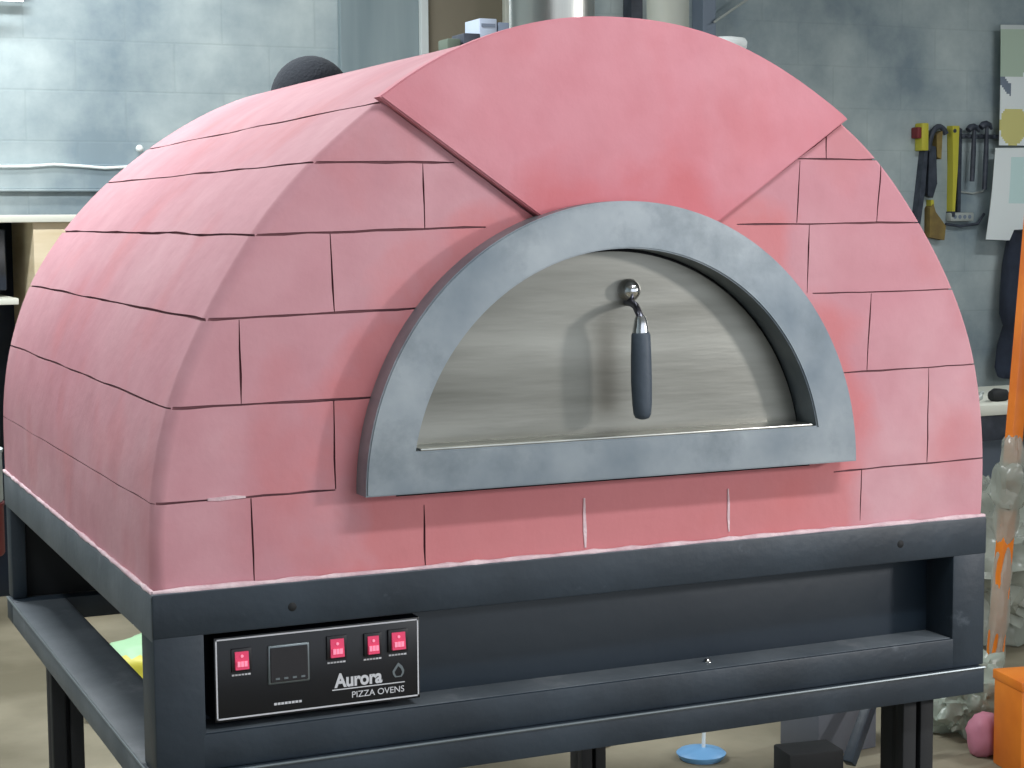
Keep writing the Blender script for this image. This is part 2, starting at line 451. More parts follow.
# door
bm = B(); a = math.asin((.150-.108)/.314)
poly = [(.3135*math.cos(a+(math.pi-2*a)*k/60), .108+.3135*math.sin(a+(math.pi-2*a)*k/60)) for k in range(61)]
prism(bm, poly, .007, .011)
door = part('door', bm, M['door'], smooth=30)
bm = B(); box(bm, -.306, .306, -.0385, .0085, .1642, .1672, .0006)
part('sill_flange', bm, M['galv'], door, smooth=30, label='bright folded lower lip of the door')
bm = B()
tube(bm, [(.0255,.008,.367),(.0255,-.003,.367),(.0255,-.012,.367),(.0255,-.017,.367)], [.016,.016,.011,.004], seg=20)
part('mounting_bolt', bm, M['chrome'], door, smooth=50, label='shiny chrome bolt head holding the handle')
bm = B()
tube(bm, [(.0245,.007,.350),(.024,-.010,.349),(.021,-.026,.346),(.0185,-.038,.339),(.0172,-.046,.333),(.0168,-.048,.322)], .0052, seg=12)
part('handle_rod', bm, M['rod'], door, smooth=60)
bm = B(); tube(bm, [(.0168,-.048,.333),(.017,-.048,.329),(.017,-.048,.312),(.017,-.048,.309)], [.007,.0085,.0115,.0115], seg=20)
part('ferrule', bm, M['chrome'], door, smooth=50)
bm = B(); tube(bm, [(.017,-.048,.3105),(.0172,-.048,.307),(.0175,-.048,.278),(.018,-.048,.243),(.019,-.048,.211),(.0193,-.048,.197),(.0194,-.048,.192),(.0194,-.048,.190)],
     [.0115,.0132,.0142,.0146,.0136,.0122,.0095,.004], seg=24)
part('handle_grip', bm, M['grip'], door, smooth=50, label='dark rubbery handle grip')

# steel base of the oven
X0, X1, YF, YB = -.660, .649, -.010, 1.225
bm = B()
box(bm, X0, X1, YF, YB, -.012, 0, .002)                                  # deck plate under the dome
part('deck_plate', bm, M['steelside'], smooth=30)
def rail(name, *a, m='steel', **k):
    bm = B(); box(bm, *a, k.get('bev', .003)); return part(name, bm, M[m], smooth=30)
rail('top_rail', X0, X1, YF-.001, .032, -.058, -.0005)
rail('top_rail', X0-.001, -.632, YF+.002, YB, -.062, -.0015, m='steelside')
rail('top_rail', .621, X1+.001, YF+.002, YB, -.062, -.0015)
rail('top_rail', X0, X1, YB-.03, YB+.001, -.058, -.001)
rail('corner_post', X0+.0005, -.594, YF, .058, -.2345, -.05)
rail('corner_post',   .586, X1-.001, YF, .058, -.2345, -.05)
rail('corner_post', X0+.001, -.632, YB-.05, YB-.001, -.2345, -.05)
rail('corner_post', .621, X1-.001, YB-.05, YB-.001, -.2345, -.05)
rail('bottom_rail', -.6, .59, YF, .056, -.2345, -.187)
rail('ledge', -.5935, .5855, YF+.004, .056, -.1875, -.1862, m='steelside', bev=.0003)  # top light on the ledge put into a thin plate of lighter steel
rail('front_panel', -.6, .59, .056, .060, -.2345, -.03, m='steelpanel', bev=.0005)
rail('back_panel', -.632, .622, 1.19, 1.196, -.2345, -.03, m='black', bev=.0005)
rail('oven_tray', -.60, .60, .07, 1.17, -.05, -.012, m='black', bev=.004)
# screws / holes on the front
bm = B(); tube(bm, [(.170,.03,-.1875),(.170,.03,-.184),(.170,.03,-.181)], [.007,.006,.003], seg=14)
part('rail_bolt', bm, M['chrome'], smooth=40, label='bright bolt head on the ledge')
for x, z in ((-.477,-.0325),(.485,-.0295)):
    bm = B(); tube(bm, [(x,-.0125,z),(x,-.011,z),(x,-.008,z)], [.0035,.006,.006], seg=14)
    part('rail_screw', bm, M['black'], smooth=40)

# control panel
cp_bm = B(); PX0, PX1, PZ0, PZ1, PY = -.580, -.297, -.1765, -.0655, -.002
box(cp_bm, PX0, PX1, PY, .050, PZ0, PZ1, .0012)
cp = part('control_panel', cp_bm, M['panel'], smooth=30, label='black control panel with red rocker switches and a small display')
def cpart(name, bm, m, label=None, smooth=30):
    o = part(name, bm, M[m], cp, smooth=smooth)
    if label: o['label'] = label
    return o
bm = B(); t = .0019
for a in ((PX0+.002, PX1-.002, PZ1-.004, PZ1-.004+t),(PX0+.002, PX1-.002, PZ0+.003, PZ0+.003+t)): box(bm, a[0], a[1], PY-.0006, PY+.0005, a[2], a[3])
for a in ((PX0+.002, PX0+.002+t),(PX1-.002-t, PX1-.002)): box(bm, a[0], a[1], PY-.0006, PY+.0005, PZ0+.003, PZ1-.004+t)
cpart('border_line', bm, 'white')
sw = []
for (x0, x1, z0, z1) in ((-.558,-.531,-.1125,-.0815),(-.429,-.4015,-.1105,-.0785),(-.377,-.3525,-.1115,-.080),(-.343,-.3150,-.1095,-.0785)):
    bm = B(); box(bm, x0, x1, PY-.003, PY+.001, z0, z1, .001)
    b0 = cpart('switch_bezel', bm, 'bezel'); cxs = (x0+x1)/2; cz = (z0+z1)/2
    bm = B()
    prism(bm, [(x0+.0045, z0+.004),(x1-.0045, z0+.004),(x1-.0045, z1-.004),(x0+.0045, z1-.004)], -.0095, -.0045)
    for v in bm.verts:
        if v.co.y < -.009 and v.co.z > cz: v.co.y += .003
    part('switch_rocker', bm, M['red'], b0, smooth=30, label='glowing red rocker')
    bm = B()
    for k in range(3): box(bm, cxs-.0066+k*.0046, cxs-.0028+k*.0046, -.0102, -.0090, cz-.0075, cz-.0005)
    tube(bm, [(cxs,-.0085,cz+.006),(cxs,-.0072,cz+.006)], .002, seg=10)
    part('rocker_legend', bm, M['redlit'], b0)
    bm = B(); 
    for k in range(6): box(bm, cxs-.0125+k*.0043, cxs-.0125+k*.0043+.0034, PY-.0005, PY+.0005, z0-.0052, z0-.0030)
    cpart('switch_caption', bm, 'white')
bm = B(); box(bm, -.5095,-.4525, PY-.003, PY+.001, -.1345,-.0825, .0025, seg=3)
dsp = cpart('display', bm, 'silver')
bm = B(); box(bm, -.5065,-.4555, PY-.0042, PY-.002, -.1315,-.0855, .001)
part('display_screen', bm, M['screen'], dsp)
bm = B()
for k in range(4): box(bm, -.500+k*.0115, -.4945+k*.0115, PY-.0050, PY-.0040, -.128, -.1255)
part('display_buttons', bm, M['silver'], dsp)
bm = B()
for k in range(8): box(bm, -.5015+k*.0048, -.5015+k*.0048+.0038, PY-.0005, PY+.0005, -.1625, -.1595)
cpart('display_caption', bm, 'white')
bm = B(); box(bm, -.422, -.3195, PY-.0006, PY+.0005, -.1525, -.1512)
cpart('logo_rule', bm, 'white')

def text(name, s, x0, x1, z0, z1, y, m, parent, off=0, shear=0):
    cu = bpy.data.curves.new(name, 'FONT'); cu.body = s; cu.size = 1; cu.offset = off; cu.extrude = 0; cu.shear = shear
    o = bpy.data.objects.new(name, cu); COL.objects.link(o)
    bpy.context.view_layer.update()
    dg = bpy.context.evaluated_depsgraph_get()
    me = bpy.data.meshes.new_from_object(o.evaluated_get(dg)); bpy.data.objects.remove(o)
    xs = [v.co.x for v in me.vertices]; ys = [v.co.y for v in me.vertices]
    a, b, c, d = min(xs), max(xs), min(ys), max(ys)
    for v in me.vertices:
        v.co = Vector((x0+(v.co.x-a)/(b-a)*(x1-x0), y, z0+(v.co.y-c)/(d-c)*(z1-z0)))
    me.materials.clear()
    t = link(name, me, m, parent); return t
text('lettering', 'Aurora', -.419, -.3515, -.1495, -.130, PY-.0007, M['white'], cp, off=.035)
text('lettering', 'PIZZA OVENS', -.3945, -.3205, -.1650, -.1565, PY-.0007, M['white'], cp, off=.005)
# flame emblem
bm = B()
def flame(cx, cz, h, w):
    pts = [(0,1),(.34,.62),(.5,.2),(.46,-.1),(.28,-.42),(-.28,-.42),(-.46,-.1),(-.5,.2),(-.30,.55)]
    return [(cx+x*w, cz+z*h*.7) for x, z in pts]
o1 = flame(-.3285,-.1385,.020,.017); o2 = flame(-.3285,-.1388,.0135,.0105)
va = [bm.verts.new((x, PY-.0007, z)) for x, z in o1]; vb = [bm.verts.new((x, PY-.0007, z)) for x, z in o2]
for k in range(len(va)): bm.faces.new((va[k], va[(k+1)%len(va)], vb[(k+1)%len(va)], vb[k]))
cpart('flame_emblem', bm, 'silver')

# flue on the crown
bm = B(); lathe(bm, [(.0635,-.02),(.0635,.012),(.0635,.40),(.0635,.70),(.0635,1.75)], (0.003,.2,.735), 40)
part('flue_pipe', bm, M['galv'], smooth=40, label='round stainless flue pipe on top of the dome')

# ------------------------------------------------------------------ stand
stand = empty('oven_stand', (0,0,FL), 'black steel four-legged stand carrying the pink pizza oven', 'stand')
def spart(name, bm, m, **k):
    o = obj(name, bm, M[m], None, smooth=30); o.parent = stand; o.location = (0,0,-FL); return o
def sbox(name, *a, m='steel', bev=.002):
    bm = B(); box(bm, *a, bev); return spart(name, bm, m)
sbox('rail', -.664, .643, -.018, .06, -.277, -.235)
sbox('rail', -.664, -.565, .06, 1.15, -.277, -.2355, m='steelside')
sbox('rail', .545, .643, .06, 1.15, -.277, -.2355)
sbox('rail', -.664, .643, 1.15, 1.215, -.277, -.235)
# bright strips along the top edges of the front and left rails
bm = B(); tube(bm, [(-.664,-.0185,-.2362),(-.2,-.0185,-.2362),(.643,-.0185,-.2362)], .0021, seg=8); tube(bm, [(-.6645,-.017,-.2362),(-.6645,.6,-.2362),(-.6645,1.21,-.2362)], .0019, seg=8)
o = spart('bright_edge', bm, 'silver'); o['label'] = 'bright top edge of the rail'
for x, y in ((-.598,.02),(.518,.02),(-.598,1.145),(.518,1.145)):
    bm = B()
    # channel section leg: two flanges and a web, with foot plate
    box(bm, x, x+.058, y+.020, y+.028, FL+.006, -.277, .001)
    box(bm, x, x+.025, y, y+.024, FL+.006, -.277, .002)
    box(bm, x+.033, x+.058, y, y+.024, FL+.006, -.277, .002)
    box(bm, x, x+.058, y+.024, y+.06, FL+.006, -.277, .002)
    box(bm, x-.012, x+.070, y-.012, y+.072, FL, FL+.006, .001)
    spart('leg', bm, 'black')

# ------------------------------------------------------------------ room shell
def blockwall(name, c, c2, cm_):
    m = bpy.data.materials.new(name); m.use_nodes = True
    n = m.node_tree.nodes; l = m.node_tree.links; b = n['Principled BSDF']; b.inputs['Roughness'].default_value = .75
    tc = n.new('ShaderNodeTexCoord'); sp = n.new('ShaderNodeSeparateXYZ'); cb = n.new('ShaderNodeCombineXYZ')
    l.new(tc.outputs['Object'], sp.inputs[0])
    ad = n.new('ShaderNodeMath'); ad.operation = 'ADD'; l.new(sp.outputs[0], ad.inputs[0]); l.new(sp.outputs[1], ad.inputs[1])
    l.new(ad.outputs[0], cb.inputs[0]); l.new(sp.outputs[2], cb.inputs[1])
    bk = n.new('ShaderNodeTexBrick'); bk.inputs['Scale'].default_value = 1
    bk.inputs['Brick Width'].default_value = .4; bk.inputs['Row Height'].default_value = .2; bk.inputs['Mortar Size'].default_value = .006
    bk.inputs['Mortar Smooth'].default_value = .8; bk.inputs['Bias'].default_value = 0
    l.new(cb.outputs[0], bk.inputs['Vector'])
    t = n.new('ShaderNodeTexNoise'); t.inputs['Scale'].default_value = 1.6; t.inputs['Detail'].default_value = 7; t.inputs['Roughness'].default_value = .6
    l.new(tc.outputs['Object'], t.inputs['Vector'])
    r = n.new('ShaderNodeValToRGB'); r.color_ramp.elements[0].position = .36; r.color_ramp.elements[1].position = .64
    r.color_ramp.elements[0].color = srgb(c); r.color_ramp.elements[1].color = srgb(c2); l.new(t.outputs['Fac'], r.inputs[0])
    mf = n.new('ShaderNodeMath'); mf.operation = 'MULTIPLY'; mf.inputs[1].default_value = .16; l.new(bk.outputs['Fac'], mf.inputs[0])
    l.new(mixnode(n, l, mf.outputs[0], r.outputs[0], srgb(cm_)), b.inputs['Base Color'])
    iv = n.new('ShaderNodeMath'); iv.operation = 'SUBTRACT'; iv.inputs[0].default_value = 1; l.new(bk.outputs['Fac'], iv.inputs[1])
    bp = n.new('ShaderNodeBump'); bp.inputs['Strength'].default_value = .15; bp.inputs['Distance'].default_value = .004
    l.new(iv.outputs[0], bp.inputs['Height']); l.new(bp.outputs[0], b.inputs['Normal'])
    return m
M['wall'] = blockwall('painted_block', (127,143,152), (186,197,197), (130,143,147))
M['floor'] = mat('concrete_floor', (104,98,80), .75, c2=(142,135,116), scale=1.8, detail=8, bump=.15, bscale=20)
M['ceiling'] = mat('ceiling_paint', (170,170,165), .9)
CE = 2.35; RX0, RX1, RYF, RYB = -3.4, 6.6, -4.2, 5.0
def struct(name, bm, m):
    o = obj(name, bm, M[m]); o['kind'] = 'structure'; return o
bm = B(); box(bm, RX0-.15, RX1+.15, RYF-.1, RYB+.15, FL-.1, FL); struct('floor', bm, 'floor')
bm = B(); box(bm, RX0-.15, RX1+.15, RYF-.1, RYB+.15, CE, CE+.1); struct('ceiling', bm, 'ceiling')
bm = B(); box(bm, RX0, RX1, RYB, RYB+.15, FL, CE); struct('wall_back', bm, 'wall')
bm = B(); box(bm, RX0-.15, RX0, RYF, RYB+.15, FL, CE); struct('wall_left', bm, 'wall')
bm = B(); box(bm, RX1, RX1+.15, RYF, RYB+.15, FL, CE); struct('wall_right', bm, 'wall')
# unseen front left open to let the world fill light in: piers either side
bm = B(); box(bm, RX0, RX0+1.2, RYF-.1, RYF, FL, CE); box(bm, RX1-1.2, RX1, RYF-.1, RYF, FL, CE); box(bm, RX0+1.2, RX1-1.2, RYF-.1, RYF, CE-.45, CE)
struct('wall_front', bm, 'wall')
# things fixed to the back wall
bm = B(); box(bm, 1.30, 1.655, 4.965, 5.0, FL, CE, .003); struct('door_1', bm, 'sheetgrey')
bm = B(); box(bm, 1.655, 1.69, 4.94, 5.0, FL, CE, .003); struct('trim_1', bm, 'trimwhite')
bm = B(); box(bm, 1.69, 2.045, 4.96, 5.0, FL, CE, .003); struct('door_2', bm, 'brown')
bm = B(); box(bm, 2.045, 2.085, 4.93, 5.0, FL, CE, .003); struct('trim_2', bm, 'cream')
bm = B(); box(bm, 3.02, 3.09, 4.90, 5.0, FL, CE, .004); struct('trim_3', bm, 'bluegrey')
bm = B(); box(bm, 2.66, 2.72, 4.92, 5.0, FL, CE, .004); struct('trim_4', bm, 'tool')
bm = B(); box(bm, RX0, .62, 4.972, 5.0, .600, .612, .003); box(bm, RX0, .62, 4.982, 5.0, .612, .71, .003)
struct('trim_5', bm, 'wall')
# pale duct
bm = B(); tube(bm, [(2.50,4.3,FL),(2.50,4.3,.5),(2.50,4.3,CE)], .088, seg=32)
tag(obj('ventilation_pipe', bm, M['cream'], smooth=40), 'pale cream vertical pipe behind the crown of the oven, right of the flue', 'pipe')
# diagonal rod at the wall
bm = B(); tube(bm, [(3.06,4.87,1.366),(3.27,4.87,1.497),(3.48,4.87,1.628),(3.7,4.87,1.765)], .006, seg=8)
tag(obj('wall_brace', bm, M['toolsilver'], smooth=40), 'thin pale diagonal rod crossing the dark wall at upper right of the oven', 'rod')
# white cable along the left wall
bm = B(); pts = [(RX0+.1+i*.1, 4.972, .722+.006*math.sin(i*1.7)-.0006*i) for i in range(40)]
tube(bm, [p for p in pts if p[0] < .42], .006, seg=8)
tag(obj('wall_cable', bm, M['paper'], smooth=60), 'thin white cable running along the grey block wall at left', 'cable')

bm = B(); lathe(bm, [(.008,0),(.014,.004),(.016,.014),(.011,.024),(.005,.028)], (.44,4.965,.760), 14)
tag(obj('cable_clip', bm, M['paper'], smooth=50), 'tiny white fitting on the block wall just left of the oven shoulder', 'clip')

# ------------------------------------------------------------------ tall shelf behind the oven, with its boxes
rack = empty('storage_rack', (1.48,3.1,FL), 'tall dark metal rack standing behind the oven', 'rack')
def child(root, name, bm, m, smooth=30, label=None):
    o = obj(name, bm, M[m], None, smooth=smooth)
    o.parent = root; o.matrix_parent_inverse = root.matrix_basis.inverted()
    if label: o['label'] = label
    return o
for zz in (FL+.1, -.35, .3, .985):
    bm = B(); box(bm, .90, 2.09, 2.92, 3.32, zz-.02, zz, .003); child(rack, 'shelf', bm, 'tool')
for x in (.90, 2.06):
    for y in (2.92, 3.29):
        bm = B(); box(bm, x, x+.03, y, y+.03, FL, .965, .002); child(rack, 'upright', bm, 'tool')
bm = B(); box(bm, 1.083, 1.143, 2.98, 3.10, .985, 1.104, .003); box(bm, 1.147, 1.205, 2.98, 3.12, .985, 1.094, .003, mi=1)
box(bm, 1.089, 1.137, 2.978, 2.981, 1.078, 1.088, mi=1)
pb = obj('storage_box', bm, None, None, mats=[mat('pale_box', (176,188,206), .6), mat('bluegrey_box', (118,130,148), .6)], smooth=30)
tag(pb, 'pale blue-grey cardboard box on the rack behind the oven, nearest the flue', 'box')
bm = B(); box(bm, 1.02, 1.078, 2.96, 3.06, .985, 1.054, .004)
tag(obj('storage_box', bm, M['tool'], smooth=30), 'small dark box left of the pale blue-grey box behind the oven', 'box')
bm = B(); box(bm, .965, 1.012, 2.96, 3.04, .985, 1.036, .006)
tag(obj('storage_box', bm, mat('dull_green', (92,104,92), .8), smooth=30), 'lowest dull green-grey box at the left end of the row behind the oven', 'box')
bm = B(); lathe(bm, [(.018,0),(.020,.09),(.024,.115),(.012,.135)], (1.236,3.03,.985), 16)
tag(obj('spray_can', bm, M['tool'], smooth=40), 'dark canister between the pale box and the flue', 'canister')
bm = B(); lathe(bm, [(.035,0),(.050,.03),(.072,.062),(.074,.080),(.066,.092),(.03,.098)], (2.010,3.03,.985), 28)
tag(obj('enamel_bowl', bm, M['paper'], smooth=50), 'white rounded bowl peeking over the right shoulder of the oven', 'bowl')

# ------------------------------------------------------------------ person behind the oven
def skin_mesh(name, verts, edges, rads, m, root, sub=2):
    me = bpy.data.meshes.new(name); me.from_pydata(verts, edges, []); o = link(name, me, m, root)
    if root: o.matrix_parent_inverse = root.matrix_basis.inverted()
    sk = o.modifiers.new('s', 'SKIN'); sk.use_smooth_shade = True
    for i, r in enumerate(rads):
        r = r if isinstance(r, tuple) else (r, r)
        me.skin_vertices[0].data[i].radius = r
    me.skin_vertices[0].data[0].use_root = True
    sb = o.modifiers.new('b', 'SUBSURF'); sb.levels = sub; sb.render_levels = sub
    return o
px, py = .19, 1.99
per = empty('person', (px,py,FL), 'person in a black knitted cap standing behind the oven, only the cap showing', 'person')
def W(x, y, z): return (px+x, py+y, FL+z)
V_ = [W(0,0,.95), W(0,.01,1.12), W(0,.01,1.32), W(0,0,1.46), W(0,-.01,1.53), W(0,-.03,1.62), W(0,-.03,1.70), W(0,-.02,1.77),
      W(-.16,0,1.43), W(-.21,.0,1.20), W(-.20,-.06,.95), W(-.19,-.09,.86), W(.16,0,1.43), W(.21,.0,1.20), W(.20,-.06,.95), W(.19,-.09,.86),
      W(-.09,0,.88), W(-.10,-.01,.50), W(-.11,.02,.10), W(-.12,-.12,.04), W(.09,0,.88), W(.10,-.01,.50), W(.11,.02,.10), W(.12,-.12,.04)]
E_ = [(0,1),(1,2),(2,3),(3,4),(4,5),(5,6),(6,7),(3,8),(8,9),(9,10),(10,11),(3,12),(12,13),(13,14),(14,15),(0,16),(16,17),(17,18),(18,19),(0,20),(20,21),(21,22),(22,23)]
R_ = [(.15,.11),(.14,.10),(.17,.11),(.09,.08),.055,(.075,.095),(.082,.10),(.06,.07),.065,.047,.034,.03,.065,.047,.034,.03,.09,.06,.045,.035,.09,.06,.045,.035]
skin_mesh('body', V_, E_, R_, M['skin'], per)
skin_mesh('jacket', [W(0,0,.92),W(0,.01,1.12),W(0,.01,1.32),W(0,0,1.45),W(-.16,0,1.43),W(-.21,0,1.20),W(-.20,-.06,.97),W(.16,0,1.43),W(.21,0,1.20),W(.20,-.06,.97)],
          [(0,1),(1,2),(2,3),(3,4),(4,5),(5,6),(3,7),(7,8),(8,9)], [(.18,.135),(.17,.125),(.20,.135),(.10,.09),.085,.062,.048,.085,.062,.048], M['cloth'], per)
skin_mesh('trousers', [W(0,0,.96),W(-.09,0,.86),W(-.10,-.01,.50),W(-.11,.02,.09),W(.09,0,.86),W(.10,-.01,.50),W(.11,.02,.09)],
          [(0,1),(1,2),(2,3),(0,4),(4,5),(5,6)], [(.16,.12),.105,.078,.062,.105,.078,.062], M['jeans'], per)
for s in (-1, 1):
    for f in range(5):
        a = (-.04+.018*f); ln = (.05,.07,.075,.07,.055)[f]
        bx = s*.19 + (s*(-.028) if f == 0 else 0)
        skin_mesh('finger', [W(bx,-.09+a*.6+.01,.84), W(bx+s*.004,-.10+a*.8,.84-ln*.6), W(bx-s*.006,-.105+a*.8,.84-ln)], [(0,1),(1,2)], [.011,.009,.007], M['skin'], per, 1)
bm = B()
bmesh.ops.create_uvsphere(bm, u_segments=32, v_segments=20, radius=1)
for v in list(bm.verts):
    if v.co.z < -.25: bm.verts.remove(v)
for v in bm.verts:
    v.co = Vector((px+.008+v.co.x*.098, py-.025+v.co.y*.112, FL+1.715+v.co.z*.105))
o = child(per, 'knitted_cap', bm, 'hat', 80, 'black rounded knitted cap')
sd = o.modifiers.new('t', 'SOLIDIFY'); sd.thickness = .006
# face
for s in (-1, 1):
    bm = B(); bmesh.ops.create_uvsphere(bm, u_segments=10, v_segments=8, radius=.011, matrix=Matrix.Translation(W(s*.032,-.118,1.655)))
    child(per, 'eye', bm, 'paper', 60)
bm = B(); tube(bm, [W(0,-.118,1.665),W(0,-.138,1.635),W(0,-.128,1.622)], [.008,.014,.010], 10); child(per, 'nose', bm, 'skin', 60)
bm = B(); tube(bm, [W(-.024,-.112,1.592),W(0,-.122,1.590),W(.024,-.112,1.592)], [.003,.006,.003], 8); child(per, 'mouth', bm, 'pink', 60)

# ------------------------------------------------------------------ left side: cabinet with monitor
cab = empty('plywood_desk', (-.55,4.45,FL), 'pale plywood desk unit with a white top edge against the wall at left', 'desk')
bm = B(); box(bm, -1.5, .14, 4.18, 4.75, .478, .504, .002); child(cab, 'top_board', bm, 'woodwhite')
bm = B(); box(bm, -.112, .13, 4.205, 4.73, FL, .478, .002); child(cab, 'side_panel', bm, 'wood')
bm = B(); box(bm, -1.49, -1.46, 4.205, 4.73, FL, .478, .002); child(cab, 'side_panel', bm, 'wood')
bm = B(); box(bm, -1.46, -.172, 4.19, 4.73, .190, .212, .002); child(cab, 'shelf', bm, 'woodwhite')
bm = B(); box(bm, -1.46, -.112, 4.70, 4.73, FL, .478, .002); child(cab, 'back_board', bm, 'darkblue')
mon = empty('computer_monitor', (-.44,4.38,.212), 'dark monitor on the shelf of the plywood desk at left edge', 'monitor')
bm = B(); box(bm, -.66, -.185, 4.36, 4.40, .235, .455, .006); child(mon, 'screen', bm, 'darkblue')
bm = B(); box(bm, -.45, -.39, 4.37, 4.40, .2125, .24, .002); box(bm, -.52, -.32, 4.30, 4.46, .2125, .220, .003); child(mon, 'base', bm, 'black')
bm = B(); lathe(bm, [(.05,0),(.056,.01),(.060,.16),(.0,.165)][:3], (-.60,2.3,FL), 20)
# paint tin stack at the left edge
def tin(z0, h, r, m, label, x=-.605, y=2.2):
    bm = B(); lathe(bm, [(r*.96,0),(r,.006),(r,h-.012),(r*1.03,h-.008),(r*1.03,h-.002),(r*.98,h)], (x,y,z0), 28)
    return tag(obj('plastic_tub', bm, M[m], smooth=40), label, 'tub')
bm.free()
crate_bm = B(); box(crate_bm, -.90, -.575, 2.1, 2.4, FL, -.33, .006)
tag(obj('metal_locker', crate_bm, M['card'], smooth=30), 'low grey-brown crate behind the left rear corner of the oven', 'crate')
tin(-.33, .13, .078, 'redtool', 'dark red tub under the pale tub at the left edge')
tin(-.20, .13, .078, 'bagwhite', 'pale bluish tub stacked on the dark red tub at the left edge')
# green-and-yellow bag on the floor seen through the base
def crumple(name, c, r, m, label, cat, seed=0, amp=.35, fr=3.0, sub=4, flat=0, mats=None, fold=None):
    bm = B(); bmesh.ops.create_icosphere(bm, subdivisions=sub, radius=1)
    for v in bm.verts:
        d = v.co.normalized()
        k = 1 + amp*noise.noise(d*fr+Vector((seed,0,0))) + amp*.55*abs(noise.noise(d*fr*2.7+Vector((0,seed,0)))) + amp*.25*noise.noise(d*fr*6+Vector((0,0,seed)))
        q = Vector((d.x*r[0], d.y*r[1], d.z*r[2]))*k
        q.z = max(q.z, -r[2]*.9)
        v.co = Vector(c)+q
    zmin = min(v.co.z for v in bm.verts)
    o = obj(name, bm, None if mats else m, None, mats=mats, smooth=50)
    if mats:
        for p in o.data.polygons:
            if fold(p.center): p.material_index = 1
            elif len(mats) > 2 and p.center.z > c[2]+r[2]*.25: p.material_index = 2
    return tag(o, label, cat)
crumple('printed_bag', (.0,2.84,FL+.11), (.24,.14,.12), None, 'pale bag with a yellow band on the floor seen through the open base', 'bag', 5, .15,
        mats=[M['bagwhite'], M['yellow'], M['greenbag']], fold=lambda c: -.0 < c.z-(FL+.135) < .055)

# ------------------------------------------------------------------ tools hung on the right wall
tr = empty('tool_rail', (4.6,4.97,.90), 'dark wall rail from which hand tools hang', 'rail')
bm = B(); box(bm, 4.54, 4.86, 4.955, 5.0, .865, .885, .002); child(tr, 'bar', bm, 'tool')
for x in (4.56,4.64,4.72,4.78):
    bm = B(); tube(bm, [(x,4.955,.875),(x,4.935,.872),(x,4.93,.885)], .004, 8); child(tr, 'hook', bm, 'tool')
# spirit level / caulk yellow
t_ = empty('spirit_level', (4.49,4.994,.72), 'long slim bright yellow tapered tool hanging on the wall', 'tool', 'hand tools on the wall')
bm = B(); prism(bm, [(4.480,.925),(4.522,.925),(4.516,.72),(4.502,.50),(4.486,.50),(4.486,.72)], 4.955, 5.0)
child(t_, 'body', bm, 'yellow')
bm = B(); prism(bm, [(4.482,.502),(4.500,.502),(4.498,.475),(4.484,.475)], 4.95, 5.0); child(t_, 'tip', bm, 'tool')
bm = B(); tube(bm, [(4.493,4.952,.90),(4.493,4.956,.90)], .010, 12); child(t_, 'rivet', bm, 'tool')
bm = B(); prism(bm, [(4.522,.92),(4.548,.91),(4.545,.50),(4.525,.49)], 4.965, 5.0)
tag(obj('metal_file', bm, M['tool'], smooth=30), 'dark narrow file hanging right beside the bright yellow tool', 'tool', 'hand tools on the wall')
# clamp with yellow jaw
t_ = empty('bar_clamp', (4.33,4.97,.6), 'dark bar clamp with a yellow jaw, leftmost on the wall', 'clamp', 'hand tools on the wall')
bm = B(); box(bm, 4.285, 4.325, 4.94, 5.0, .80, .935, .005); child(t_, 'jaw', bm, 'yellow')
bm = B(); box(bm, 4.262, 4.287, 4.945, 5.0, .86, .915, .006); child(t_, 'knob', bm, 'redtool')
bm = B(); prism(bm, [(4.318,.85),(4.336,.85),(4.318,.60),(4.292,.44),(4.262,.40),(4.288,.60)], 4.955, 5.0); child(t_, 'bar', bm, 'tool')
t_ = empty('hand_saw', (4.38,4.97,.7), 'dark handsaw with a curved handle hanging between the clamp and the yellow tool', 'saw', 'hand tools on the wall')
bm = B(); pts = [(4.345+.075*(1-math.cos(a))*.8, 4.965, .80+.12*math.sin(a)) for a in [math.pi*k/10*.75 for k in range(11)]]
tube(bm, pts, [.014]*11, 10); child(t_, 'handle', bm, 'tool')
bm = B(); prism(bm, [(4.345,.83),(4.385,.82),(4.395,.64),(4.37,.57),(4.340,.58)], 4.96, 5.0); child(t_, 'blade', bm, 'tool')
bm = B(); prism(bm, [(4.388,.88),(4.425,.90),(4.42,.76),(4.395,.77)], 4.962, 5.0); child(t_, 'guard', bm, 'tan')
t_ = empty('trowel', (4.40,4.97,.5), 'tan cardboard-coloured trowel hanging low beside the clamp', 'trowel', 'hand tools on the wall')
bm = B(); prism(bm, [(4.350,.52),(4.370,.54),(4.385,.50),(4.448,.43),(4.440,.36),(4.35,.375)], 4.955, 5.0); child(t_, 'blade', bm, 'tan')
bm = B(); prism(bm, [(4.36,.56),(4.375,.56),(4.38,.52),(4.36,.52)], 4.96, 5.0); child(t_, 'handle', bm, 'yellow')
